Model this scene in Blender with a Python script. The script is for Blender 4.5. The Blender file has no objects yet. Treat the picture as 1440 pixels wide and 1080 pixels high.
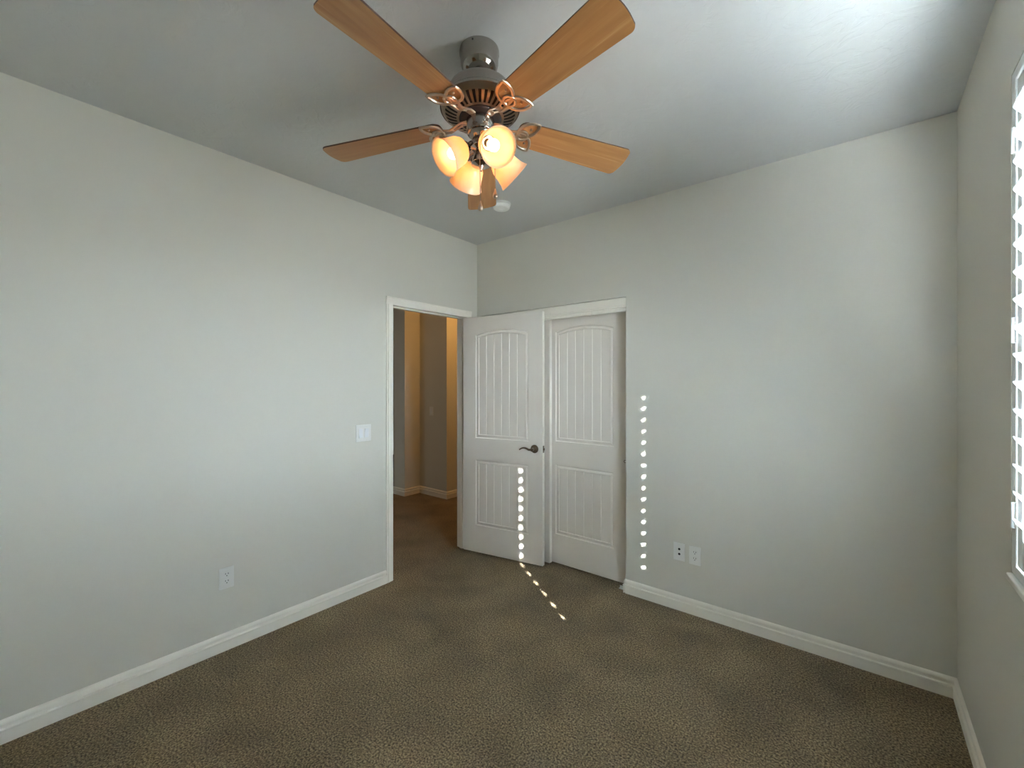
import bpy, bmesh, math, random
from mathutils import Vector, Matrix, Quaternion
random.seed(7)
S = bpy.context.scene
COL = S.collection
PI = math.pi
R = math.radians

# ------------------------------------------------------------------ camera
YAW = R(38.95)
CAM_H = 1.464
cam_d = bpy.data.cameras.new('camera')
cam_d.sensor_width = 36.0
cam_d.lens = 36.0 * 608.0 / 1440.0
cam_d.shift_y = 1.0 / 1440.0
cam_d.clip_start = 0.02
cam = bpy.data.objects.new('camera', cam_d)
COL.objects.link(cam)
cam.location = (0, 0, CAM_H)
cam.rotation_euler = (R(90), 0, YAW)
S.camera = cam

# ------------------------------------------------------------------ view, world, sun
S.view_settings.view_transform = 'Standard'
S.view_settings.look = 'None'
S.view_settings.gamma = 1.0
S.view_settings.use_curve_mapping = False
S.view_settings.exposure = 2.45
S.cycles.max_bounces = 14
S.cycles.diffuse_bounces = 10
S.cycles.glossy_bounces = 4
S.cycles.transmission_bounces = 8
S.cycles.transparent_max_bounces = 8
S.cycles.caustics_reflective = False
S.cycles.caustics_refractive = False
S.cycles.sample_clamp_indirect = 12.0

SKY = 26.0
GROUND = 3.0
SUN = 36.0
world = bpy.data.worlds.new('sky')
S.world = world
world.use_nodes = True
wn, wl = world.node_tree.nodes, world.node_tree.links
wn.clear()
w_out = wn.new('ShaderNodeOutputWorld')
w_bg = wn.new('ShaderNodeBackground')
w_tc = wn.new('ShaderNodeTexCoord')
w_sep = wn.new('ShaderNodeSeparateXYZ')
w_map = wn.new('ShaderNodeMapRange')
w_map.inputs['From Min'].default_value = -1.0
w_map.inputs['From Max'].default_value = 1.0
w_rmp = wn.new('ShaderNodeValToRGB')
cr = w_rmp.color_ramp
cr.elements[0].position = 0.0
gs = GROUND / SKY
cr.elements[0].color = (1.0 * gs, 0.95 * gs, 0.92 * gs, 1)
cr.elements[1].position = 1.0
cr.elements[1].color = (0.47, 0.66, 1.0, 1)
e = cr.elements.new(0.495); e.color = (0.97 * gs, 0.97 * gs, 1.0 * gs, 1)
e = cr.elements.new(0.505); e.color = (0.81, 0.88, 1.0, 1)
w_bg.inputs['Strength'].default_value = SKY
wl.new(w_tc.outputs['Generated'], w_sep.inputs[0])
wl.new(w_sep.outputs['Z'], w_map.inputs['Value'])
wl.new(w_map.outputs['Result'], w_rmp.inputs['Fac'])
wl.new(w_rmp.outputs['Color'], w_bg.inputs['Color'])
wl.new(w_bg.outputs[0], w_out.inputs[0])

EL = R(25.2)
to_sun = Vector((0.826 * math.cos(EL), -0.563 * math.cos(EL), math.sin(EL)))
sun_d = bpy.data.lights.new('sun', 'SUN')
sun_d.energy = SUN
sun_d.angle = R(0.45)
sun_d.color = (1.0, 0.97, 0.95)
sun = bpy.data.objects.new('sun', sun_d)
COL.objects.link(sun)
sun.rotation_euler = to_sun.to_track_quat('Z', 'Y').to_euler()
sun.location = (6, -4, 5)

# room dimensions (metres, camera stands above the origin)
XL, XR, YB, YF, H = -2.733, 0.347, 2.874, -0.51, 2.74
WY0, WY1, WZ0, WZ1 = 0.915, 1.938, 0.905, 2.385       # window opening in the right wall
DY0, DY1, DZ = 1.956, 2.733, 2.062                    # entry opening in the left wall
CX0, CX1, CZ = -2.69, -1.291, 2.086                   # closet opening in the back wall
TL = 0.115                                            # inner wall thickness

# sampling guide for the daylight that comes through the window
pd = bpy.data.lights.new('window_portal', 'AREA')
pd.shape = 'RECTANGLE'
pd.size = WZ1 - WZ0
pd.size_y = WY1 - WY0
pd.cycles.is_portal = True
po = bpy.data.objects.new('window_portal', pd)
COL.objects.link(po)
po.location = (XR + 0.175, (WY0 + WY1) / 2, (WZ0 + WZ1) / 2)
po.rotation_euler = (0, R(90), 0)

# hall lamp light
hd = bpy.data.lights.new('hall_light', 'POINT')
hd.energy = 2.6
hd.color = (1.0, 0.50, 0.14)
hd.shadow_soft_size = 0.12
ho = bpy.data.objects.new('hall_light', hd)
COL.objects.link(ho)
ho.location = (-3.35, 3.72, 2.5)

# added cool fill lamp in the hall, standing in for guessed, unseen daylight
h2 = bpy.data.lights.new('hall_cool_fill', 'AREA')
h2.shape = 'RECTANGLE'
h2.size, h2.size_y = 1.2, 1.0
h2.energy = 0.9
h2.color = (0.85, 1.0, 1.0)
h2o = bpy.data.objects.new('hall_cool_fill', h2)
COL.objects.link(h2o)
h2o.location = (-5.6, 0.75, 1.5)
h2o.rotation_euler = (R(90), 0, R(-20))

# ------------------------------------------------------------------ materials
def new_mat(name):
    m = bpy.data.materials.new(name)
    m.use_nodes = True
    n = m.node_tree.nodes
    return m, n, m.node_tree.links, n['Principled BSDF']

def simple(name, col, rough=0.5, metal=0.0, spec=0.5):
    m, n, l, b = new_mat(name)
    b.inputs['Base Color'].default_value = (*col, 1)
    b.inputs['Roughness'].default_value = rough
    b.inputs['Metallic'].default_value = metal
    b.inputs['Specular IOR Level'].default_value = spec
    return m

def coords(n, kind='Object'):
    return n.new('ShaderNodeTexCoord').outputs[kind]

def plaster(name, col, scale, strength, dist=0.004, trowel=False, rough=0.7):
    m, n, l, b = new_mat(name)
    b.inputs['Roughness'].default_value = rough
    b.inputs['Specular IOR Level'].default_value = 0.25
    tc = coords(n)
    nz = n.new('ShaderNodeTexNoise')
    nz.inputs['Scale'].default_value = scale
    nz.inputs['Detail'].default_value = 4.0
    nz.inputs['Roughness'].default_value = 0.55
    l.new(tc, nz.inputs['Vector'])
    h = nz.outputs['Fac']
    if trowel:
        nz.inputs['Distortion'].default_value = 1.6
        rp = n.new('ShaderNodeValToRGB')
        rp.color_ramp.elements[0].position = 0.46
        rp.color_ramp.elements[0].color = (0, 0, 0, 1)
        rp.color_ramp.elements[1].position = 0.60
        rp.color_ramp.elements[1].color = (1, 1, 1, 1)
        e = rp.color_ramp.elements.new(0.52); e.color = (0.85, 0.85, 0.85, 1)
        l.new(h, rp.inputs['Fac'])
        n2 = n.new('ShaderNodeTexNoise')
        n2.inputs['Scale'].default_value = 70
        n2.inputs['Detail'].default_value = 3
        l.new(tc, n2.inputs['Vector'])
        mx = n.new('ShaderNodeMath'); mx.operation = 'MULTIPLY_ADD'
        mx.inputs[1].default_value = 0.35
        l.new(n2.outputs['Fac'], mx.inputs[0])
        l.new(rp.outputs['Color'], mx.inputs[2])
        h = mx.outputs[0]
    bp = n.new('ShaderNodeBump')
    bp.inputs['Strength'].default_value = strength
    bp.inputs['Distance'].default_value = dist
    l.new(h, bp.inputs['Height'])
    l.new(bp.outputs['Normal'], b.inputs['Normal'])
    # very faint tone variation of the paint film
    n3 = n.new('ShaderNodeTexNoise')
    n3.inputs['Scale'].default_value = 1.3
    l.new(tc, n3.inputs['Vector'])
    mix = n.new('ShaderNodeMixRGB')
    mix.inputs[1].default_value = (*[c * 0.985 for c in col], 1)
    mix.inputs[2].default_value = (*[c * 1.015 for c in col], 1)
    l.new(n3.outputs['Fac'], mix.inputs[0])
    l.new(mix.outputs[0], b.inputs['Base Color'])
    return m

M_WALL = plaster('wall_paint', (0.68, 0.665, 0.60), 60, 0.10, 0.003)
M_CEIL = plaster('ceiling_paint', (0.60, 0.605, 0.595), 9, 0.25, 0.003, trowel=True)
M_TRIM = simple('trim_white', (0.90, 0.87, 0.795), 0.35)
M_DOOR = simple('door_white', (0.80, 0.755, 0.69), 0.45)
M_SHUT = simple('shutter_white', (0.82, 0.84, 0.84), 0.4)
def louver_vinyl():
    m, n, l, b = new_mat('louver_vinyl')
    b.inputs['Base Color'].default_value = (0.82, 0.84, 0.84, 1)
    b.inputs['Roughness'].default_value = 0.4
    t = n.new('ShaderNodeBsdfTranslucent'); t.inputs['Color'].default_value = (0.80, 0.84, 0.86, 1)
    mx = n.new('ShaderNodeMixShader'); mx.inputs[0].default_value = 0.30
    l.new(b.outputs[0], mx.inputs[1]); l.new(t.outputs[0], mx.inputs[2])
    l.new(mx.outputs[0], n['Material Output'].inputs['Surface'])
    return m
M_LOUV = louver_vinyl()
M_PLATE = simple('plate_white', (0.80, 0.80, 0.77), 0.3)
M_ROCKER = simple('rocker_white', (0.84, 0.86, 0.88), 0.25)
M_DARK = simple('slot_black', (0.012, 0.011, 0.01), 0.6)
M_SCREW = simple('screw_steel', (0.6, 0.6, 0.58), 0.35, 1.0)
M_BRONZE = simple('aged_bronze', (0.17, 0.125, 0.085), 0.32, 1.0)
M_FURN = simple('dark_walnut', (0.035, 0.022, 0.014), 0.45)
M_DETECT = simple('detector_white', (0.82, 0.83, 0.80), 0.4)
M_VINYL = simple('vinyl_white', (0.80, 0.82, 0.82), 0.35)
M_SOCK = simple('socket_cream', (0.75, 0.70, 0.60), 0.4)

def nickel(name, col, rough):
    m, n, l, b = new_mat(name)
    b.inputs['Metallic'].default_value = 1.0
    b.inputs['Base Color'].default_value = (*col, 1)
    tc = coords(n)
    mp = n.new('ShaderNodeMapping')
    mp.inputs['Scale'].default_value = (3, 3, 60)
    l.new(tc, mp.inputs['Vector'])
    nz = n.new('ShaderNodeTexNoise')
    nz.inputs['Scale'].default_value = 3.0
    l.new(mp.outputs[0], nz.inputs['Vector'])
    mr = n.new('ShaderNodeMapRange')
    mr.inputs['To Min'].default_value = rough * 0.8
    mr.inputs['To Max'].default_value = rough * 1.25
    l.new(nz.outputs['Fac'], mr.inputs['Value'])
    l.new(mr.outputs[0], b.inputs['Roughness'])
    return m
M_NICK = nickel('brushed_nickel', (0.43, 0.40, 0.37), 0.13)
M_IRON = nickel('bracket_nickel', (0.56, 0.46, 0.36), 0.30)
M_INNER = simple('motor_black', (0.015, 0.012, 0.012), 0.5)

def wood():
    m, n, l, b = new_mat('maple_blade')
    b.inputs['Roughness'].default_value = 0.38
    tc = coords(n)
    oi = n.new('ShaderNodeObjectInfo')
    add = n.new('ShaderNodeVectorMath'); add.operation = 'ADD'
    mul = n.new('ShaderNodeVectorMath'); mul.operation = 'SCALE'
    comb = n.new('ShaderNodeCombineXYZ')
    for i in range(3):
        l.new(oi.outputs['Random'], comb.inputs[i])
    l.new(comb.outputs[0], mul.inputs[0]); mul.inputs['Scale'].default_value = 7.0
    l.new(tc, add.inputs[0]); l.new(mul.outputs[0], add.inputs[1])
    mp = n.new('ShaderNodeMapping')
    mp.inputs['Scale'].default_value = (1.1, 13.0, 3.0)
    l.new(add.outputs[0], mp.inputs['Vector'])
    nz = n.new('ShaderNodeTexNoise')
    nz.inputs['Scale'].default_value = 2.2
    nz.inputs['Detail'].default_value = 5.0
    nz.inputs['Distortion'].default_value = 0.5
    l.new(mp.outputs[0], nz.inputs['Vector'])
    rp = n.new('ShaderNodeValToRGB')
    el = rp.color_ramp.elements
    el[0].position = 0.30; el[0].color = (0.35, 0.155, 0.048, 1)
    el[1].position = 0.72; el[1].color = (0.48, 0.255, 0.096, 1)
    e = el.new(0.5); e.color = (0.41, 0.195, 0.066, 1)
    l.new(nz.outputs['Fac'], rp.inputs['Fac'])
    # thin pale streaks of grain
    mp2 = n.new('ShaderNodeMapping')
    mp2.inputs['Scale'].default_value = (2.0, 55.0, 6.0)
    mp2.inputs['Rotation'].default_value = (0, 0, 0.12)
    l.new(add.outputs[0], mp2.inputs['Vector'])
    n2 = n.new('ShaderNodeTexNoise')
    n2.inputs['Scale'].default_value = 1.6
    n2.inputs['Detail'].default_value = 2.0
    l.new(mp2.outputs[0], n2.inputs['Vector'])
    r2 = n.new('ShaderNodeValToRGB')
    r2.color_ramp.elements[0].position = 0.60
    r2.color_ramp.elements[0].color = (0, 0, 0, 1)
    r2.color_ramp.elements[1].position = 0.72
    r2.color_ramp.elements[1].color = (0.6, 0.6, 0.6, 1)
    l.new(n2.outputs['Fac'], r2.inputs['Fac'])
    mix = n.new('ShaderNodeMixRGB')
    mix.inputs[2].default_value = (0.56, 0.34, 0.155, 1)
    l.new(r2.outputs['Color'], mix.inputs[0])
    l.new(rp.outputs['Color'], mix.inputs[1])
    l.new(mix.outputs[0], b.inputs['Base Color'])
    return m
M_WOOD = wood()
M_WOODEDGE = simple('blade_edge', (0.10, 0.05, 0.03), 0.5)

def carpet():
    m, n, l, b = new_mat('brown_carpet')
    b.inputs['Roughness'].default_value = 1.0
    b.inputs['Specular IOR Level'].default_value = 0.05
    b.inputs['Sheen Weight'].default_value = 0.15
    tc = coords(n)
    n1 = n.new('ShaderNodeTexNoise')           # tufts
    n1.inputs['Scale'].default_value = 125
    n1.inputs['Detail'].default_value = 3.5
    n1.inputs['Roughness'].default_value = 0.65
    l.new(tc, n1.inputs['Vector'])
    r1 = n.new('ShaderNodeValToRGB')
    el = r1.color_ramp.elements
    el[0].position = 0.36; el[0].color = (0.050, 0.033, 0.015, 1)
    el[1].position = 0.66; el[1].color = (0.50, 0.38, 0.215, 1)
    e = el.new(0.48); e.color = (0.205, 0.148, 0.078, 1)
    l.new(n1.outputs['Fac'], r1.inputs['Fac'])
    n2 = n.new('ShaderNodeTexNoise')           # brushed pile, trodden patches
    n2.inputs['Scale'].default_value = 3.2
    n2.inputs['Detail'].default_value = 4
    n2.inputs['Distortion'].default_value = 0.4
    l.new(tc, n2.inputs['Vector'])
    mr = n.new('ShaderNodeMapRange')
    mr.inputs['From Min'].default_value = 0.3
    mr.inputs['From Max'].default_value = 0.7
    mr.inputs['To Min'].default_value = 0.74
    mr.inputs['To Max'].default_value = 1.2
    l.new(n2.outputs['Fac'], mr.inputs['Value'])
    mx = n.new('ShaderNodeVectorMath'); mx.operation = 'SCALE'
    l.new(r1.outputs['Color'], mx.inputs[0])
    l.new(mr.outputs[0], mx.inputs['Scale'])
    l.new(mx.outputs[0], b.inputs['Base Color'])
    bp = n.new('ShaderNodeBump')
    bp.inputs['Strength'].default_value = 0.9
    bp.inputs['Distance'].default_value = 0.014
    l.new(n1.outputs['Fac'], bp.inputs['Height'])
    l.new(bp.outputs['Normal'], b.inputs['Normal'])
    return m
M_CARPET = carpet()

def shade_glass():
    m, n, l, b = new_mat('alabaster_glass')
    out = n['Material Output']
    n.remove(b)
    d = n.new('ShaderNodeBsdfDiffuse'); d.inputs['Color'].default_value = (0.92, 0.79, 0.62, 1)
    t = n.new('ShaderNodeBsdfTranslucent'); t.inputs['Color'].default_value = (0.92, 0.75, 0.54, 1)
    g = n.new('ShaderNodeBsdfGlossy'); g.inputs['Roughness'].default_value = 0.25
    tc = coords(n)
    nz = n.new('ShaderNodeTexNoise')
    nz.inputs['Scale'].default_value = 30
    nz.inputs['Distortion'].default_value = 1.5
    l.new(tc, nz.inputs['Vector'])
    mr = n.new('ShaderNodeMapRange')
    mr.inputs['To Min'].default_value = 0.42
    mr.inputs['To Max'].default_value = 0.62
    l.new(nz.outputs['Fac'], mr.inputs['Value'])
    m1 = n.new('ShaderNodeMixShader')
    l.new(mr.outputs[0], m1.inputs[0])
    l.new(d.outputs[0], m1.inputs[1]); l.new(t.outputs[0], m1.inputs[2])
    m2 = n.new('ShaderNodeMixShader'); m2.inputs[0].default_value = 0.05
    l.new(m1.outputs[0], m2.inputs[1]); l.new(g.outputs[0], m2.inputs[2])
    l.new(m2.outputs[0], out.inputs['Surface'])
    return m
M_SHADE = shade_glass()

def emit(name, col, s):
    m, n, l, b = new_mat(name)
    n.remove(b)
    e = n.new('ShaderNodeEmission')
    e.inputs['Color'].default_value = (*col, 1)
    e.inputs['Strength'].default_value = s
    l.new(e.outputs[0], n['Material Output'].inputs['Surface'])
    return m
M_BULB = emit('bulb_glow', (1.0, 0.50, 0.20), 4.9)

def pane_glass():
    m, n, l, b = new_mat('window_glass')
    n.remove(b)
    t = n.new('ShaderNodeBsdfTransparent'); t.inputs['Color'].default_value = (0.95, 0.97, 0.96, 1)
    g = n.new('ShaderNodeBsdfGlossy'); g.inputs['Roughness'].default_value = 0.02
    f = n.new('ShaderNodeFresnel'); f.inputs['IOR'].default_value = 1.45
    mx = n.new('ShaderNodeMixShader')
    l.new(f.outputs[0], mx.inputs[0])
    l.new(t.outputs[0], mx.inputs[1]); l.new(g.outputs[0], mx.inputs[2])
    l.new(mx.outputs[0], n['Material Output'].inputs['Surface'])
    return m
M_GLASS = pane_glass()

# ------------------------------------------------------------------ mesh helpers
def finish(name, bm, mat, parent=None, smooth=None, normals=True):
    if normals:
        bmesh.ops.recalc_face_normals(bm, faces=bm.faces)
    me = bpy.data.meshes.new(name)
    bm.to_mesh(me)
    bm.free()
    mats = mat if isinstance(mat, (list, tuple)) else [mat]
    for k in mats:
        me.materials.append(k)
    if smooth is not None:
        me.shade_smooth()
        me.set_sharp_from_angle(angle=R(smooth))
    o = bpy.data.objects.new(name, me)
    COL.objects.link(o)
    if parent is not None:
        o.parent = parent
    return o

def box(bm, a, b, bevel=0.0, seg=2, M=None):
    r = bmesh.ops.create_cube(bm, size=1.0)
    vs = r['verts']
    c = [(a[i] + b[i]) / 2 for i in range(3)]
    s = [abs(b[i] - a[i]) for i in range(3)]
    for v in vs:
        v.co = Vector((v.co.x * s[0] + c[0], v.co.y * s[1] + c[1], v.co.z * s[2] + c[2]))
    if bevel > 0:
        es = list({e for v in vs for e in v.link_edges})
        rb = bmesh.ops.bevel(bm, geom=es, offset=bevel, segments=seg, affect='EDGES', profile=0.5)
        vs = list({v for f in rb['faces'] for v in f.verts} | {v for v in vs if v.is_valid})
    if M is not None:
        for v in vs:
            v.co = M @ v.co
    return vs

def lathe(bm, prof, n=48, M=None, skip=None):
    """prof: list of (r, z) about local z."""
    rings = []
    for r, z in prof:
        if r < 1e-6:
            p = Vector((0, 0, z))
            rings.append([bm.verts.new(M @ p if M else p)])
        else:
            ring = []
            for k in range(n):
                a = 2 * PI * k / n
                p = Vector((r * math.cos(a), r * math.sin(a), z))
                ring.append(bm.verts.new(M @ p if M else p))
            rings.append(ring)
    for j in range(len(rings) - 1):
        A, B = rings[j], rings[j + 1]
        for k in range(n):
            if skip and skip(j, k):
                continue
            k2 = (k + 1) % n
            if len(A) == 1 and len(B) == 1:
                continue
            if len(A) == 1:
                bm.faces.new((A[0], B[k], B[k2]))
            elif len(B) == 1:
                bm.faces.new((A[k], A[k2], B[0]))
            else:
                bm.faces.new((A[k], A[k2], B[k2], B[k]))

def tube(bm, pts, rad, n=8, closed=False, flat=1.0, up=Vector((0, 0, 1))):
    """sweep an ellipse (rad wide, rad*flat along 'up') along pts; rad may be a list."""
    pts = [Vector(p) for p in pts]
    N = len(pts)
    rings = []
    for i, p in enumerate(pts):
        if closed:
            t = (pts[(i + 1) % N] - pts[i - 1])
        else:
            t = pts[min(i + 1, N - 1)] - pts[max(i - 1, 0)]
        t.normalize()
        s = t.cross(up)
        if s.length < 1e-4:
            s = t.cross(Vector((1, 0, 0)))
        s.normalize()
        u = s.cross(t).normalized()
        r = rad[i] if isinstance(rad, (list, tuple)) else rad
        rings.append([bm.verts.new(p + s * (r * math.cos(2 * PI * k / n)) + u * (r * flat * math.sin(2 * PI * k / n))) for k in range(n)])
    M_ = N if closed else N - 1
    for i in range(M_):
        A, B = rings[i], rings[(i + 1) % N]
        for k in range(n):
            k2 = (k + 1) % n
            bm.faces.new((A[k], A[k2], B[k2], B[k]))
    if not closed:
        bm.faces.new(rings[0][::-1])
        bm.faces.new(rings[-1])

def prism(bm, poly, p0, p1, side, up=Vector((0, 0, 1)), cut0=0.0, cut1=0.0):
    """sweep 2-D poly [(off, h)] from p0 to p1; off runs along 'side', h along 'up'.
    cut0/cut1: end shear (mitre) per unit offset."""
    p0, p1, side = Vector(p0), Vector(p1), Vector(side)
    d = (p1 - p0).normalized()
    A = [bm.verts.new(p0 + side * o + up * h + d * (o * cut0)) for o, h in poly]
    B = [bm.verts.new(p1 + side * o + up * h - d * (o * cut1)) for o, h in poly]
    n = len(poly)
    for k in range(n):
        k2 = (k + 1) % n
        bm.faces.new((A[k], A[k2], B[k2], B[k]))
    bm.faces.new(A[::-1])
    bm.faces.new(B)

def tag(o, label, cat, group=None, kind=None):
    o['label'] = label
    o['category'] = cat
    if group: o['group'] = group
    if kind: o['kind'] = kind
    return o

def thing(name, label, cat, loc=(0, 0, 0), rot=(0, 0, 0), group=None, kind=None):
    o = bpy.data.objects.new(name, None)
    o.empty_display_size = 0.1
    COL.objects.link(o)
    o.location = loc
    o.rotation_euler = rot
    return tag(o, label, cat, group, kind)

def struct(name, bm, mat, label, cat, parent=None, smooth=None):
    o = finish(name, bm, mat, parent, smooth)
    if parent is None:
        tag(o, label, cat, kind='structure')
    return o

def dup_tree(root, parent=None):
    c = root.copy()
    COL.objects.link(c)
    if parent is not None:
        c.parent = parent
    for ch in list(root.children):
        dup_tree(ch, c)
    return c

# ------------------------------------------------------------------ room shell
HX = -6.3          # far end of the hall
HY0, HY1 = 0.6, 5.2
bm = bmesh.new()
box(bm, (XL - TL, YF - 0.15, -0.12), (XR + 0.16, YB + 0.72, 0.0))
struct('floor', bm, M_CARPET, 'brown speckled cut-pile carpet of the bedroom', 'floor')
bm = bmesh.new()
box(bm, (HX - 0.1, HY0 - 0.1, -0.12), (XL - TL, HY1 + 0.1, 0.0))
struct('floor_hall', bm, M_CARPET, 'brown carpet of the dim hall beyond the doorway', 'floor')
bm = bmesh.new()
box(bm, (XL - TL, YF - 0.15, H), (XR + 0.16, YB + 0.72, H + 0.12))
struct('ceiling', bm, M_CEIL, 'hand-trowelled pale bedroom ceiling', 'ceiling')
bm = bmesh.new()
box(bm, (HX - 0.1, HY0 - 0.1, H), (XL - TL, HY1 + 0.1, H + 0.12))
struct('ceiling_hall', bm, M_CEIL, 'ceiling of the hall', 'ceiling')

bm = bmesh.new()
box(bm, (XL - TL, YF - 0.15, 0), (XL, DY0 - 0.018, H))
box(bm, (XL - TL, DY1 + 0.018, 0), (XL, YB + 0.72, H))
box(bm, (XL - TL, DY0 - 0.018, DZ + 0.018), (XL, DY1 + 0.018, H))
struct('wall_left', bm, M_WALL, 'long grey-green wall with the open doorway', 'wall')
bm = bmesh.new()
box(bm, (XL, YB, 0), (CX0, YB + TL, H))
box(bm, (CX1, YB, 0), (XR + 0.16, YB + TL, H))
box(bm, (CX0, YB, CZ), (CX1, YB + TL, H))
struct('wall_back', bm, M_WALL, 'grey-green wall with the sliding closet doors', 'wall')
bm = bmesh.new()
box(bm, (XR, YF - 0.15, 0), (XR + 0.16, WY0, H))
box(bm, (XR, WY1, 0), (XR + 0.16, YB, H))
box(bm, (XR, WY0, 0), (XR + 0.16, WY1, WZ0))
box(bm, (XR, WY0, WZ1), (XR + 0.16, WY1, H))
struct('wall_right', bm, M_WALL, 'wall at the right edge with the shuttered window', 'wall')
bm = bmesh.new()
box(bm, (XL, YF - 0.12, 0), (XR, YF, H))
struct('wall_front', bm, M_WALL, 'wall behind the camera', 'wall')
bm = bmesh.new()
box(bm, (XL, YB + 0.65, 0), (CX1 + 0.3, YB + 0.72, H))
box(bm, (CX1 + 0.2, YB + TL, 0), (CX1 + 0.3, YB + 0.65, H))
struct('wall_closet', bm, M_WALL, 'inner walls of the closet', 'wall')

# stepped hall wall seen through the doorway
A0, A1, AY = -4.90, -4.665, 3.53
CYH, DXH = 3.78, -4.13
bm = bmesh.new()
prism(bm, [(A0, AY), (A1, AY), (A1, CYH), (DXH, CYH), (DXH, HY1), (A0, HY1)],
      (0, 0, 0), (0, 0, H), (1, 0, 0), up=Vector((0, 1, 0)))
struct('wall_hall_step', bm, M_WALL, 'stepped hall wall seen through the doorway', 'wall')
bm = bmesh.new()
box(bm, (HX - 0.1, HY0, 0), (HX, HY1, H))
box(bm, (HX, HY0 - 0.1, 0), (XL - TL, HY0, H))
box(bm, (HX, HY1, 0), (XL - TL, HY1 + 0.1, H))
box(bm, (XL - TL, YB + 0.72, 0), (XL - TL + 0.1, HY1 + 0.1, H))
struct('wall_hall', bm, M_WALL, 'outer walls of the hall', 'wall')

# ------------------------------------------------------------------ baseboards
BASE = [(0, 0), (0.0145, 0), (0.0145, 0.050), (0.0170, 0.053), (0.0175, 0.058), (0.0160, 0.060),
        (0.0060, 0.0615), (0.0045, 0.0685), (0.0110, 0.0720), (0.0125, 0.080), (0.0095, 0.089), (0.004, 0.094), (0, 0.095)]
CW = 0.058   # casing width
def baseboard(name, runs, label):
    bm = bmesh.new()
    for p0, p1, side, c0, c1 in runs:
        prism(bm, BASE, (*p0, 0), (*p1, 0), (*side, 0), cut0=c0, cut1=c1)
    return struct(name, bm, M_TRIM, label, 'baseboard', smooth=30)
baseboard('baseboard_left', [((XL, YF), (XL, DY0 - CW), (1, 0), 1, 0)], 'white stepped baseboard along the left wall')
baseboard('baseboard_back', [((CX1, YB), (XR, YB), (0, -1), 0, 1), ((CX1, YB + 0.055), (CX1, YB), (-1, 0), 0, -1)],
          'white stepped baseboard along the back wall')
baseboard('baseboard_right', [((XR, YB), (XR, YF), (-1, 0), 1, 1)], 'white stepped baseboard under the window')
baseboard('baseboard_front', [((XR, YF), (XL, YF), (0, 1), 1, 1)], 'white baseboard behind the camera')
baseboard('baseboard_hall', [((A0, AY), (A1, AY), (0, -1), 0, -1), ((A1, AY), (A1, CYH), (1, 0), -1, 1),
                             ((A1, CYH), (DXH, CYH), (0, -1), 1, -1), ((DXH, CYH), (DXH, HY1), (1, 0), -1, 0),
                             ((A0, HY1), (A0, AY), (-1, 0), 0, 0)],
          'white baseboard along the stepped hall wall')

# ------------------------------------------------------------------ entry casing and jambs
CAS = [(0, 0), (0.009, 0), (0.010, 0.006), (0.0115, 0.030), (0.0155, 0.036), (0.0165, 0.043), (0.0100, 0.0455), (0.0150, 0.0490), (0.0145, 0.056), (0.010, 0.058), (0, 0.058)]
bm = bmesh.new()
# profile: off = out of the wall (+X), h = away from the opening
prism(bm, CAS, (XL, DY0, 0), (XL, DY0, DZ), (1, 0, 0), up=Vector((0, -1, 0)))
prism(bm, CAS, (XL, DY1, 0), (XL, DY1, DZ), (1, 0, 0), up=Vector((0, 1, 0)))
prism(bm, CAS, (XL, DY0 - CW, DZ), (XL, DY1 + CW, DZ), (1, 0, 0), up=Vector((0, 0, 1)))
struct('trim_1', bm, M_TRIM, 'white moulded casing round the entry doorway', 'door casing', smooth=30)
bm = bmesh.new()
box(bm, (XL - TL, DY0 - 0.018, 0), (XL, DY0, DZ))
box(bm, (XL - TL, DY1, 0), (XL, DY1 + 0.018, DZ))
box(bm, (XL - TL, DY0 - 0.018, DZ), (XL, DY1 + 0.018, DZ + 0.018))
box(bm, (XL - 0.075, DY0, 0), (XL - 0.040, DY0 + 0.011, DZ), 0.002)
box(bm, (XL - 0.075, DY1 - 0.011, 0), (XL - 0.040, DY1, DZ), 0.002)
box(bm, (XL - 0.075, DY0, DZ - 0.011), (XL - 0.040, DY1, DZ), 0.002)
struct('trim_2', bm, M_TRIM, 'white door jamb with stop inside the entry doorway', 'door jamb')

# closet head fascia
FAS = [(0, 0), (0.020, 0), (0.022, 0.003), (0.022, 0.016), (0.019, 0.019), (0.010, 0.0215), (0.010, 0.0245),
       (0.018, 0.027), (0.019, 0.034), (0.012, 0.0365), (0.0100, 0.040), (0.0155, 0.043), (0.0165, 0.046), (0.0165, 0.092), (0.012, 0.099), (0, 0.099)]
bm = bmesh.new()
prism(bm, FAS, (CX0, YB + 0.020, CZ - 0.102), (CX1, YB + 0.020, CZ - 0.102), (0, -1, 0))
struct('trim_3', bm, M_TRIM, 'white grooved fascia board over the sliding closet doors', 'closet trim', smooth=30)

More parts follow.
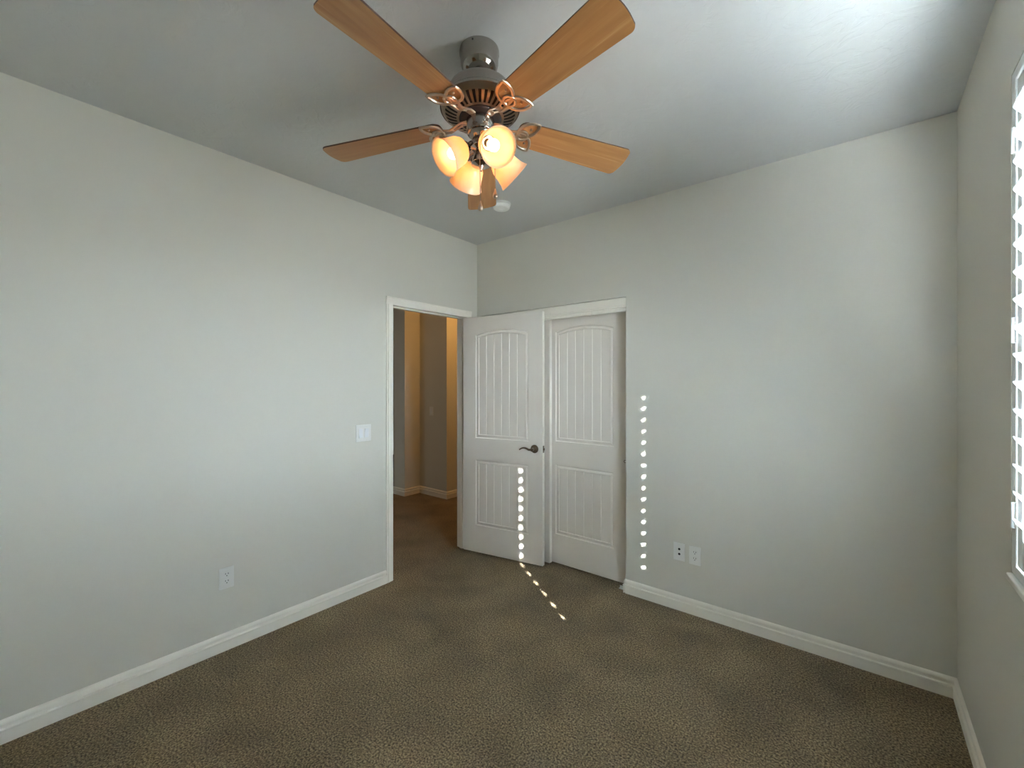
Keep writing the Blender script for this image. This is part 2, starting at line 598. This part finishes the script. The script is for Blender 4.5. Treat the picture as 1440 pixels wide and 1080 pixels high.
# ------------------------------------------------------------------ doors
T_D = 0.035
def door_frame_mesh(W, Hd, x0, x1, zl0, zl1, zu0, zus, rise, both=True):
    bm = bmesh.new()
    N = 20
    c = (x1 - x0) / 2; xc = (x0 + x1) / 2
    Rr = (c * c + rise * rise) / (2 * rise); cz = zus + rise - Rr
    arch = lambda x, d=0: cz + math.sqrt(max((Rr - d) ** 2 - (x - xc) ** 2, 0))
    def q(pts, y):
        bm.faces.new([bm.verts.new((p[0], y, p[1])) for p in pts])
    for y in ((0.0, T_D) if both else (0.0,)):
        q([(0, 0), (x0, 0), (x0, Hd), (0, Hd)], y)
        q([(x1, 0), (W, 0), (W, Hd), (x1, Hd)], y)
        q([(x0, 0), (x1, 0), (x1, zl0), (x0, zl0)], y)
        q([(x0, zl1), (x1, zl1), (x1, zu0), (x0, zu0)], y)
        for i in range(N):
            xa = x0 + (x1 - x0) * i / N; xb = x0 + (x1 - x0) * (i + 1) / N
            q([(xa, arch(xa)), (xb, arch(xb)), (xb, Hd), (xa, Hd)], y)
    if not both:
        q([(0, 0), (W, 0), (W, Hd), (0, Hd)], T_D)
    P = [(0, 0), (W, 0), (W, Hd), (0, Hd)]
    for i in range(4):
        a, b = P[i], P[(i + 1) % 4]
        bm.faces.new([bm.verts.new(v) for v in ((a[0], 0, a[1]), (b[0], 0, b[1]), (b[0], T_D, b[1]), (a[0], T_D, a[1]))])
    bmesh.ops.remove_doubles(bm, verts=bm.verts, dist=1e-5)
    return bm, arch

PROF = [(0, 0), (0.0025, 0.008), (0.006, 0.0115), (0.010, 0.0115), (0.016, 0.0080), (0.026, 0.0040), (0.029, 0.0050), (0.032, 0.0110)]
def panel_mesh(x0, x1, z0, z1, arch, flip=False, planks=6):
    bm = bmesh.new()
    N = 24
    sg = -1 if flip else 1
    yb = T_D if flip else 0.0
    top = (lambda x, d: arch(x, d)) if arch else (lambda x, d: z1 - d)
    loops = []
    for d, y in PROF:
        a, b = x0 + d, x1 - d
        pts = [(a, z0 + d), (b, z0 + d)]
        for i in range(N + 1):
            x = b + (a - b) * i / N
            pts.append((x, top(x, d)))
        loops.append([bm.verts.new((p[0], yb + sg * y, p[1])) for p in pts])
    for A, B in zip(loops, loops[1:]):
        n = len(A)
        for k in range(n):
            k2 = (k + 1) % n
            bm.faces.new((A[k], A[k2], B[k2], B[k]))
    d, y = PROF[-1]
    a, b = x0 + d, x1 - d
    g = 0.0045
    cuts = [a + (b - a) * i / planks for i in range(planks + 1)]
    def strip(xa, xb, ya, yb_):
        M_ = 4
        for i in range(M_):
            u0, u1 = i / M_, (i + 1) / M_
            xs = (xa + (xb - xa) * u0, xa + (xb - xa) * u1)
            ys = (ya + (yb_ - ya) * u0, ya + (yb_ - ya) * u1)
            v = [bm.verts.new((xs[0], yb + sg * ys[0], z0 + d)), bm.verts.new((xs[1], yb + sg * ys[1], z0 + d)),
                 bm.verts.new((xs[1], yb + sg * ys[1], top(xs[1], d))), bm.verts.new((xs[0], yb + sg * ys[0], top(xs[0], d)))]
            bm.faces.new(v)
    for i in range(planks):
        xa = cuts[i] + (g if i > 0 else 0)
        xb = cuts[i + 1] - (g if i < planks - 1 else 0)
        strip(xa, xb, y, y)
        if i < planks - 1:
            strip(xb, cuts[i + 1], y, y + 0.0045)
            strip(cuts[i + 1], cuts[i + 1] + g, y + 0.0045, y)
    bmesh.ops.remove_doubles(bm, verts=bm.verts, dist=1e-5)
    return bm

PL = dict(zl0=0.232, zl1=0.796, zu0=0.986, zus=1.873, rise=0.037)
def make_door(name, W, loc, rotz, label, both):
    st = 0.126
    bm, arch = door_frame_mesh(W, 2.032, st, W - st, PL['zl0'], PL['zl1'], PL['zu0'], PL['zus'], PL['rise'], both)
    o = finish(name, bm, M_DOOR)
    o.location = loc
    o.rotation_euler = (0, 0, rotz)
    tag(o, label, 'door', kind='structure')
    for fl in ((False, True) if both else (False,)):
        finish('panel', panel_mesh(st, W - st, PL['zu0'], None, arch, fl), M_DOOR, o)
        finish('panel', panel_mesh(st, W - st, PL['zl0'], PL['zl1'], None, fl), M_DOOR, o)
    return o

ZD = 0.018
ANG = math.atan2(0.183, 0.983)
door = make_door('door_1', 0.762, (-2.723, 2.690, ZD), ANG, 'white two-panel bedroom door standing open against the closet', True)
# lever handle (in the door's own frame)
def lever_mesh():
    bm = bmesh.new()
    M = Matrix.Rotation(R(90), 4, 'X')          # local z -> -y
    lathe(bm, [(0, 0.0), (0.0335, 0.0), (0.0335, 0.004), (0.030, 0.008), (0.024, 0.010), (0.0215, 0.011), (0.0205, 0.016), (0.014, 0.020),
               (0.012, 0.024), (0.012, 0.046), (0.0135, 0.050), (0.0135, 0.058), (0.010, 0.062), (0, 0.063)], 32, M)
    pts, rd = [], []
    for i in range(15):
        t = i / 14
        x = -0.112 * t
        z = 0.004 - 0.012 * math.sin(t * PI * 0.9) * (1 - t) * 1.2 + 0.013 * math.sin(max(0, t - 0.25) / 0.75 * PI * 1.02) - 0.010 * t ** 4
        pts.append((x, -0.053 + 0.006 * math.sin(t * PI), z))
        rd.append(0.0105 - 0.0045 * t)
    tube(bm, pts, rd, 10, flat=0.9)
    return bm
lv = finish('lever_handle', lever_mesh(), M_BRONZE, door, smooth=35)
lv.location = (0.762 - 0.070, 0, 0.930)
lv['label'] = 'aged bronze lever handle with round rose'
bm = bmesh.new()
box(bm, (-0.001, -0.0125, -0.028), (0.0015, 0.0125, 0.028), 0.0008, 1)
box(bm, (0, -0.007, -0.010), (0.010, 0.007, 0.010), 0.003)
lt = finish('latch', bm, M_BRONZE, door)
lt.location = (0.762, T_D / 2, 0.930)
for hz in (0.20, 1.02, 1.83):
    bm = bmesh.new()
    lathe(bm, [(0, -0.048), (0.004, -0.047), (0.0058, -0.044), (0.0058, 0.044), (0.004, 0.047), (0, 0.048)], 14)
    box(bm, (0.0, -0.0005, -0.044), (0.0245, 0.001, 0.044), M=Matrix.Translation((-0.002, 0.004, 0)) @ Matrix.Rotation(R(90), 4, 'Z'))
    hg = finish('hinge', bm, M_BRONZE, door, smooth=40)
    hg.location = (-0.002, 0.033, hz)

d3 = make_door('door_2', 0.762, (-2.063, YB + 0.086, ZD), 0, 'white sliding closet door at the right, behind the other one', False)
d2 = make_door('door_3', 0.725, (-2.69, YB + 0.041, ZD), 0, 'white sliding closet door mostly hidden behind the open bedroom door', False)
bm = bmesh.new()
Mx = Matrix.Rotation(R(90), 4, 'X')
lathe(bm, [(0.0, -0.008), (0.007, -0.008), (0.0075, 0.0015), (0.0105, 0.002), (0.0115, 0.0005), (0.0115, 0.0)], 24, Mx)
fp = finish('finger_pull', bm, M_BRONZE, d3, smooth=40)
fp.location = (0.762 - 0.034, 0, 0.888)
fp['label'] = 'small round bronze finger pull'

# closet floor guide
bm = bmesh.new()
box(bm, (-0.030, -0.012, 0), (0.012, 0.012, 0.004), 0.0015)
box(bm, (-0.026, -0.003, 0.003), (0.004, 0.003, 0.022), 0.001)
gd = finish('door_guide', bm, M_PLATE)
gd.location = (CX1 - 0.035, YB + 0.035, 0)
tag(gd, 'small white plastic guide on the carpet at the closet opening', 'door guide')

# ------------------------------------------------------------------ window and shutter
WX = XR + 0.095
bm = bmesh.new()
fw = 0.030
box(bm, (WX, WY0, WZ0), (WX + 0.05, WY0 + fw, WZ1), 0.004)
box(bm, (WX, WY1 - fw, WZ0), (WX + 0.05, WY1, WZ1), 0.004)
box(bm, (WX, WY0 + fw, WZ0), (WX + 0.05, WY1 - fw, WZ0 + fw), 0.004)
box(bm, (WX, WY0 + fw, WZ1 - fw), (WX + 0.05, WY1 - fw, WZ1), 0.004)
win = struct('window_1', bm, M_VINYL, 'white vinyl window behind the shutter', 'window')
bm = bmesh.new()
box(bm, (WX + 0.024, WY0 + 0.02, WZ0 + 0.02), (WX + 0.028, WY1 - 0.02, WZ1 - 0.02))
finish('pane', bm, M_GLASS, win)
bm = bmesh.new()
box(bm, (XR - 0.012, WY0, WZ0 - 0.022), (XR + 0.105, WY1 - 0.0005, WZ0), 0.006, 3)
finish('sill', bm, M_TRIM, win)

PIV = XR + 0.013
N_L, PITCH, LZ0 = 16, 0.0777, 1.055
LW, LT, TILT = 0.083, 0.011, R(48)
LY0, LY1 = 1.076, 1.840
sh = thing('window_shutter', 'white plantation shutter with tilted louvres in the window at the right edge', 'shutter', (PIV, (WY0 + WY1) / 2, WZ0))
def at_sh(o):
    o.location = Vector(o.location) - Vector(sh.location)
    return o
bm = bmesh.new()
for (ya, yb_) in ((WY0 + 0.001, LY0 - 0.056), (LY1 + 0.056, WY1 - 0.001)):
    box(bm, (PIV - 0.012, ya, WZ0 + 0.001), (PIV + 0.030, yb_, WZ1 - 0.001), 0.003)
box(bm, (PIV - 0.012, LY0 - 0.056, WZ1 - 0.034), (PIV + 0.030, LY1 + 0.056, WZ1 - 0.001), 0.003)
box(bm, (PIV - 0.012, LY0 - 0.056, WZ0 + 0.001), (PIV + 0.030, LY1 + 0.056, WZ0 + 0.030), 0.003)
at_sh(finish('shutter_frame', bm, M_SHUT, sh))
ST = 0.009
for (ya, yb_) in ((LY0 - 0.054, LY0 - 0.010), (LY1 + 0.004, LY1 + 0.053)):
    bm = bmesh.new()
    box(bm, (PIV - ST, ya, WZ0 + 0.033), (PIV + ST, yb_, WZ1 - 0.037), 0.003)
    at_sh(finish('stile', bm, M_SHUT, sh))
bm = bmesh.new()
box(bm, (PIV - ST, LY0 - 0.010, LZ0 + (N_L - 1) * PITCH + 0.030), (PIV + ST, LY1 + 0.004, WZ1 - 0.037), 0.003)
at_sh(finish('top_rail', bm, M_SHUT, sh))
bm = bmesh.new()
box(bm, (PIV - ST, LY0 - 0.010, WZ0 + 0.033), (PIV + ST, LY1 + 0.004, LZ0 - 0.030), 0.003)
at_sh(finish('bottom_rail', bm, M_SHUT, sh))

def louver_mesh():
    """blade of lens-shaped section; local x across, y along, z thick."""
    hw, hl = LW / 2, (LY1 - LY0) / 2
    top = [(-hw * math.cos(PI * i / 14), LT / 2 * math.sin(PI * i / 14)) for i in range(15)]
    poly = top + [(x, -z) for x, z in top[-2:0:-1]]
    bm = bmesh.new()
    prism(bm, poly, (0, -hl, 0), (0, hl, 0), (1, 0, 0))
    return bm
lou = finish('louver', louver_mesh(), M_LOUV, sh, smooth=50)
LYC = (LY0 + LY1) / 2 - (WY0 + WY1) / 2
for i in range(N_L):
    if i == 0:
        o = lou
    else:
        o = lou.copy(); COL.objects.link(o)
    o.parent = sh
    o.location = (0, LYC, LZ0 + i * PITCH - WZ0)
    o.rotation_euler = (0, TILT, 0)       # room-side edge up
for hz in (LZ0 + 0.03, LZ0 + 7.3 * PITCH, LZ0 + 14.4 * PITCH):
    bm = bmesh.new()
    box(bm, (PIV - 0.0145, LY1 + 0.038, hz - 0.036), (PIV - 0.0105, LY1 + 0.072, hz + 0.036), 0.001)
    tube(bm, [(PIV - 0.017, LY1 + 0.0545, hz - 0.037), (PIV - 0.017, LY1 + 0.0545, hz + 0.037)], 0.0045, 10)
    at_sh(finish('hinge', bm, M_SHUT, sh, smooth=40))

# ------------------------------------------------------------------ wall plates
def plate_mesh(w, h):
    bm = bmesh.new()
    box(bm, (-w / 2, 0, -h / 2), (w / 2, 0.0058, h / 2), 0.0028, 3)
    return bm
def screw(parent, x, z, y=0.0056):
    bm = bmesh.new()
    lathe(bm, [(0, 0.0012), (0.0024, 0.0009), (0.0032, 0)], 12, Matrix.Rotation(R(-90), 4, 'X'))
    o = finish('screw', bm, M_PLATE, parent, smooth=40)
    o.location = (x, y, z)
def outlet(loc, rotz, label):
    t = thing('wall_outlet', label, 'outlet', loc, (0, 0, rotz))
    finish('faceplate', plate_mesh(0.072, 0.117), M_PLATE, t)
    for sz in (-1, 1):
        bm = bmesh.new()
        n = 28
        pts = []
        for k in range(n):
            a = 2 * PI * k / n
            pts.append((0.0172 * math.cos(a), max(-0.0140, min(0.0140, 0.0172 * math.sin(a)))))
        A = [bm.verts.new((p[0], 0.0050, p[1])) for p in pts]
        B = [bm.verts.new((p[0] * 0.97, 0.0075, p[1] * 0.97)) for p in pts]
        for k in range(n):
            bm.faces.new((A[k], A[(k + 1) % n], B[(k + 1) % n], B[k]))
        bm.faces.new(B)
        rc = finish('receptacle', bm, M_PLATE, t)
        rc.location = (0, 0, sz * 0.0195)
        bm = bmesh.new()
        box(bm, (-0.0080, 0.0070, 0.000), (-0.0052, 0.0078, 0.0085))
        box(bm, (0.0052, 0.0070, 0.001), (0.0080, 0.0078, 0.0080))
        lathe(bm, [(0, 0.0078), (0.0027, 0.0078), (0.0027, 0.007)], 12, Matrix.Translation((0, 0, -0.0068)) @ Matrix.Rotation(R(-90), 4, 'X'))
        sl = finish('slots', bm, M_DARK, rc)
        sl['label'] = 'dark plug slots'
    screw(t, 0, 0)
    return t
outlet((XL, 0.867, 0.397), R(-90), 'white duplex outlet low on the left wall')
outlet((-0.824, YB, 0.376), R(180), 'white duplex outlet on the back wall, right of the cable plate')

t = thing('cable_plate', 'white wall plate with two dark cable jacks, left of the outlet on the back wall', 'wall plate', (-0.922, YB, 0.380), (0, 0, R(180)))
finish('faceplate', plate_mesh(0.072, 0.117), M_PLATE, t)
for z in (0.016, -0.016):
    bm = bmesh.new()
    Mj = Matrix.Rotation(R(-90), 4, 'X')
    lathe(bm, [(0, 0.0085), (0.003, 0.0085), (0.0055, 0.0085), (0.0055, 0.0062), (0.0075, 0.0062), (0.0075, 0.005)], 18, Mj)
    j = finish('cable_jack', bm, M_DARK, t, smooth=30)
    j.location = (-0.001, 0, z)
    j['label'] = 'dark round cable jack'
for z in (0.045, -0.045):
    screw(t, 0, z)

def rocker(parent, x, tilt):
    bm = bmesh.new()
    box(bm, (-0.0165, 0.004, -0.0333), (0.0165, 0.0075, 0.0333), 0.001)
    fr = finish('rocker_frame', bm, M_PLATE, parent)
    fr.location = (x, 0, 0)
    bm = bmesh.new()
    pl = [(0.0045, -0.0315), (0.0095 + tilt, -0.0315), (0.0080, 0.0), (0.0095 - tilt, 0.0315), (0.0045, 0.0315)]
    prism(bm, pl, (-0.0145, 0, 0), (0.0145, 0, 0), (0, 1, 0))
    rk = finish('rocker', bm, M_ROCKER, fr)
    return fr
t = thing('light_switch', 'white double rocker switch on the left wall beside the doorway', 'light switch', (XL, 1.712, 1.123), (0, 0, R(-90)))
finish('faceplate', plate_mesh(0.118, 0.118), M_PLATE, t)
rocker(t, 0.023, 0.002)
rocker(t, -0.023, -0.002)
for x in (-0.023, 0.023):
    for z in (-0.048, 0.048):
        screw(t, x, z)
t = thing('light_switch', 'small single rocker switch on the dim hall wall through the doorway', 'light switch', (-4.425, CYH, 1.115), (0, 0, R(180)))
finish('faceplate', plate_mesh(0.072, 0.117), M_PLATE, t)
rocker(t, 0.0, 0.002)

# ------------------------------------------------------------------ smoke detector
t = thing('smoke_detector', 'white round smoke detector on the ceiling beyond the fan', 'smoke detector', (-1.975, 2.325, H))
bm = bmesh.new()
lathe(bm, [(0, 0), (0.066, 0), (0.066, -0.008), (0.062, -0.010), (0, -0.010)], 40)
finish('base', bm, M_DETECT, t, smooth=30)
bm = bmesh.new()
lathe(bm, [(0.050, -0.010), (0.050, -0.014), (0, -0.014)], 40)
finish('vent_gap', bm, M_DARK, t, smooth=30)
bm = bmesh.new()
lathe(bm, [(0, -0.0135), (0.060, -0.0135), (0.0605, -0.018), (0.057, -0.032), (0.050, -0.038), (0.020, -0.041), (0.018, -0.039), (0, -0.039)], 40)
finish('cover', bm, M_DETECT, t, smooth=30)

# ------------------------------------------------------------------ low furniture glimpsed in the hall
t = thing('low_cabinet', 'dark brown low cabinet just visible past the hall corner', 'cabinet', (-5.42, 3.85, 0))
bm = bmesh.new()
box(bm, (-0.20, -0.3, 0.05), (0.20, 0.35, 0.36), 0.004)
finish('body', bm, M_FURN, t)
bm = bmesh.new()
box(bm, (-0.215, -0.315, 0.36), (0.215, 0.365, 0.385), 0.005)
finish('top', bm, M_FURN, t)
bm = bmesh.new()
box(bm, (-0.18, -0.28, 0.0), (0.18, 0.33, 0.05))
finish('plinth', bm, M_FURN, t)

# ------------------------------------------------------------------ ceiling fan
FX, FY = -1.124, 1.200
n_t = Vector((-0.0477, 0.0296, 1)).normalized()          # the fan hangs slightly out of plumb
TILTQ = Vector((0, 0, 1)).rotation_difference(n_t)
hub = Vector((FX, FY, CAM_H + 0.993))
fan = thing('ceiling_fan', 'brushed nickel five-blade ceiling fan with four lit glass shades', 'ceiling fan',
            hub + n_t * (H - CAM_H - 0.993), TILTQ.to_euler())
# heights below are measured from the camera level; zz() makes them local to the fan's base
def zz(z): return z - (H - CAM_H)
def fanpart(name, prof, mat, parent=fan, n=64, smooth=35):
    bm = bmesh.new()
    lathe(bm, [(r, zz(z)) for r, z in prof], n)
    return finish(name, bm, mat, parent, smooth)
fanpart('canopy', [(0, 1.280), (0.074, 1.280), (0.076, 1.270), (0.076, 1.262), (0.073, 1.252), (0.072, 1.225), (0.066, 1.202), (0.052, 1.188), (0.034, 1.181), (0.030, 1.184), (0.0, 1.184)], M_NICK)
cs = finish('canopy_screw', (lambda b: (lathe(b, [(0, 0.004), (0.003, 0.003), (0.004, 0)], 10), b)[1])(bmesh.new()), M_DARK, fan)
cs.location = (0.030, -0.0675, zz(1.262)); cs.rotation_euler = (R(90), 0, R(24))
fanpart('downrod', [(0, 1.20), (0.020, 1.20), (0.020, 1.150), (0.028, 1.145), (0.030, 1.130), (0.0, 1.130)], M_NICK)
fanpart('motor_housing', [(0, 1.1290), (0.045, 1.1290), (0.090, 1.1260), (0.112, 1.1220), (0.117, 1.1170), (0.119, 1.1090), (0.120, 1.0980),
                          (0.124, 1.0960), (0.126, 1.0900), (0.127, 1.0760), (0.132, 1.0680), (0.143, 1.0620), (0.150, 1.0540), (0.151, 1.0440), (0.148, 1.047), (0.0, 1.047)], M_NICK)
# slotted lower bowl
NS = 144
bm = bmesh.new()
prof = [(0.148, 1.048), (0.146, 1.042), (0.141, 1.036), (0.132, 1.027), (0.118, 1.018), (0.102, 1.012), (0.090, 1.009), (0.078, 1.007), (0.070, 1.007)]
per = 4
def slot(j, k):
    return 3 <= j <= 5 and (k % 4) in (0, 1)
lathe(bm, [(r, zz(z)) for r, z in prof], NS, skip=slot)
r_ = bmesh.ops.solidify(bm, geom=list(bm.faces), thickness=0.003)
finish('vent_bowl', bm, M_IRON, fan, smooth=35)
fanpart('motor_core', [(0.138, 1.050), (0.134, 1.038), (0.118, 1.027), (0.095, 1.019), (0.070, 1.016), (0, 1.016)], M_INNER)
fanpart('hub_plate', [(0, 1.012), (0.080, 1.012), (0.080, 1.005), (0.070, 1.000), (0.0, 1.001)], M_INNER)
fanpart('switch_housing', [(0, 1.003), (0.050, 1.003), (0.053, 0.999), (0.053, 0.955), (0.050, 0.949), (0.044, 0.947), (0.042, 0.940), (0.034, 0.930), (0.030, 0.925), (0.0, 0.925)], M_NICK)
kit = fanpart('light_kit', [(0, 0.9300), (0.030, 0.9300), (0.037, 0.9140), (0.040, 0.9040), (0.037, 0.8940), (0.028, 0.8890), (0.020, 0.8850), (0.020, 0.8800), (0.024, 0.8760), (0.030, 0.8570), (0.036, 0.8370),
                            (0.037, 0.8300), (0.033, 0.8280), (0.026, 0.8260), (0.012, 0.8220), (0.006, 0.8140), (0.004, 0.8040), (0, 0.8020)], M_NICK)

# blades
def blade_mesh():
    bm = bmesh.new()
    r0, r1, w0, w1 = 0.150, 0.650, 0.058, 0.0745
    out = []
    def arc(cx, cy, rad, a0, a1, n=7):
        for i in range(n + 1):
            a = R(a0 + (a1 - a0) * i / n)
            out.append((cx + rad * math.cos(a), cy + rad * math.sin(a)))
    arc(r0 + 0.030, -w0 + 0.030, 0.030, 180, 270)
    arc(r1 - 0.030, -w1 + 0.024, 0.024, 268, 335)
    for i in range(1, 8):
        t = i / 8
        y = (-w1 + 0.018) + (2 * w1 - 0.036) * t
        out.append((r1 - 0.0075 + 0.0075 * math.sin(t * PI), y))
    arc(r1 - 0.030, w1 - 0.024, 0.024, 25, 92)
    arc(r0 + 0.030, w0 - 0.030, 0.030, 90, 180)
    th = 0.0058
    A = [bm.verts.new((x, y, 0)) for x, y in out]
    B = [bm.verts.new((x, y, th)) for x, y in out]
    n = len(out)
    for k in range(n):
        f = bm.faces.new((A[k], A[(k + 1) % n], B[(k + 1) % n], B[k]))
        f.material_index = 1
    bm.faces.new(A[::-1]); bm.faces.new(B)
    return bm

def bracket_mesh():
    bm = bmesh.new()
    z = -0.004
    def leaf(s):
        # pointed almond loop from the middle towards an outer corner
        p0 = Vector((0.150, -s * 0.006, z)); p1 = Vector((0.219, s * 0.066, z))
        d = (p1 - p0); L = d.length; d.normalize(); nrm = Vector((-d.y, d.x, 0))
        pts = []
        N = 16
        for i in range(N + 1):
            t = i / N
            pts.append(p0 + d * (L * t) + nrm * (0.028 * math.sin(PI * t) ** 0.75))
        for i in range(1, N):
            t = 1 - i / N
            pts.append(p0 + d * (L * t) - nrm * (0.028 * math.sin(PI * t) ** 0.75))
        tube(bm, pts, 0.0062, 8, closed=True, flat=0.7)
    leaf(1); leaf(-1)
    tube(bm, [(0.172 + 0.021 * math.cos(2 * PI * i / 24), 0.021 * math.sin(2 * PI * i / 24), z - 0.002) for i in range(24)], 0.0055, 8, closed=True, flat=0.75)
    # two-strand arm to the hub
    for s in (-1, 1):
        tube(bm, [(0.050, s * 0.010, 0.012), (0.075, s * 0.010, 0.010), (0.100, s * 0.0095, 0.000), (0.122, s * 0.010, -0.008), (0.140, s * 0.012, -0.006), (0.158, s * 0.016, z)],
             0.0052, 8, flat=0.8)
    box(bm, (0.052, -0.012, 0.006), (0.074, 0.012, 0.014), 0.002)
    box(bm, (0.106, -0.010, -0.008), (0.132, 0.010, -0.004), 0.0015)
    for p in ((0.172, 0.0), (0.196, 0.036), (0.196, -0.036)):
        lathe(bm, [(0, -0.0055), (0.0035, -0.0045), (0.0045, -0.001), (0.0045, 0.001)], 10, Matrix.Translation((p[0], p[1], z + 0.002)))
    return bm

PH = 0.3788 + YAW
JIT = (0.0063, -0.006, 0.0138, -0.0171, 0.0029)
b0 = finish('blade', blade_mesh(), [M_WOOD, M_WOODEDGE], fan)
br0 = finish('blade_bracket', bracket_mesh(), M_IRON, b0, smooth=40)
for k in range(5):
    if k == 0:
        b = b0
    else:
        b = b0.copy(); COL.objects.link(b); b.parent = fan
        c = br0.copy(); COL.objects.link(c); c.parent = b
    a = PH + k * 2 * PI / 5 + JIT[k]
    b.matrix_local = (Matrix.Translation((0, 0, zz(0.993))) @ Matrix.Rotation(a, 4, 'Z')
                      @ Matrix.Rotation(math.atan(0.044), 4, 'Y') @ Matrix.Rotation(-0.174, 4, 'X'))

# lamp arms, shades and bulbs
def shade_mesh():
    bm = bmesh.new()
    outer = [(0.024, 0.0), (0.030, 0.006), (0.042, 0.016), (0.050, 0.032), (0.053, 0.052), (0.055, 0.068), (0.059, 0.084), (0.0655, 0.098), (0.0675, 0.101)]
    inner = [(r - 0.0028, z + (0.0 if i else 0.0)) for i, (r, z) in enumerate(outer)]
    lathe(bm, outer + [(0.0668, 0.1022)] + inner[::-1] + [outer[0]], 48)
    bmesh.ops.remove_doubles(bm, verts=bm.verts, dist=1e-6)
    return bm
def bulb_mesh():
    bm = bmesh.new()
    lathe(bm, [(0.011, 0.020), (0.0125, 0.026), (0.0185, 0.038), (0.0215, 0.050), (0.0205, 0.062), (0.015, 0.072), (0.007, 0.077), (0, 0.078)], 24)
    return bm
def socket_mesh():
    bm = bmesh.new()
    lathe(bm, [(0, -0.020), (0.012, -0.020), (0.017, -0.014), (0.0225, -0.006), (0.026, 0.000), (0.027, 0.006), (0.024, 0.007), (0.0145, 0.006), (0.0140, 0.022), (0, 0.022)], 32)
    return bm
DROP = R(37)
Rv = Vector((math.cos(YAW), math.sin(YAW), 0)); Fv = Vector((-math.sin(YAW), math.cos(YAW), 0))
sh0 = None
for k in range(4):
    a = R(-61) + k * PI / 2 + YAW
    hd_ = Vector((math.cos(a), math.sin(a), 0))
    ax = Vector((math.cos(a) * math.cos(DROP), math.sin(a) * math.cos(DROP), -math.sin(DROP)))
    opening = hd_ * 0.146 - Rv * 0.001 + Vector((0, 0, zz(0.817)))
    neck = opening - ax * 0.101
    q = ax.to_track_quat('Z', 'Y').to_matrix().to_4x4()
    M = Matrix.Translation(neck) @ q
    # arm from the light kit to the socket
    p_in = hd_ * 0.030 + Vector((0, 0, zz(0.904)))
    p_out = neck - ax * 0.016
    bm = bmesh.new()
    tube(bm, [p_in, (p_in * 0.6 + p_out * 0.4) + Vector((0, 0, 0.006)), (p_in * 0.25 + p_out * 0.75) + Vector((0, 0, 0.004)), p_out], 0.0085, 12)
    finish('lamp_arm', bm, M_NICK, fan, smooth=40)
    if sh0 is None:
        sh0 = finish('lamp_shade', shade_mesh(), M_SHADE, fan, smooth=40)
        bu0 = finish('light_bulb', bulb_mesh(), M_BULB, sh0, smooth=60)
        so0 = finish('lamp_socket', socket_mesh(), M_NICK, sh0, smooth=40)
        s_ = sh0
    else:
        s_ = sh0.copy(); COL.objects.link(s_); s_.parent = fan
        for ch in (bu0, so0):
            c = ch.copy(); COL.objects.link(c); c.parent = s_
    s_.matrix_local = M

# pull chains
Rv = Vector((math.cos(YAW), math.sin(YAW), 0)); Fv = Vector((-math.sin(YAW), math.cos(YAW), 0))
for (dx, dd, ztop, zb) in ((-0.002, -0.039, 0.940, 0.668), (0.052, 0.004, 0.952, 0.735)):
    p = Rv * dx + Fv * dd
    bm = bmesh.new()
    n = int((ztop - zb) / 0.0045)
    tube(bm, [(p.x, p.y, zz(ztop)), (p.x, p.y, zz(zb))], 0.0013, 6)
    for i in range(n):
        bmesh.ops.create_icosphere(bm, subdivisions=1, radius=0.0021, matrix=Matrix.Translation((p.x, p.y, zz(ztop - i * 0.0045))))
    ch = finish('pull_chain', bm, M_NICK, fan, smooth=60)
    bm = bmesh.new()
    lathe(bm, [(0, 0.004), (0.002, 0.003), (0.003, 0.0), (0.005, -0.008), (0.0085, -0.019), (0.0095, -0.025), (0.0085, -0.030), (0.006, -0.034), (0.0, -0.035)], 20,
          Matrix.Translation((p.x, p.y, zz(zb))))
    finish('chain_fob', bm, M_IRON, ch, smooth=50)
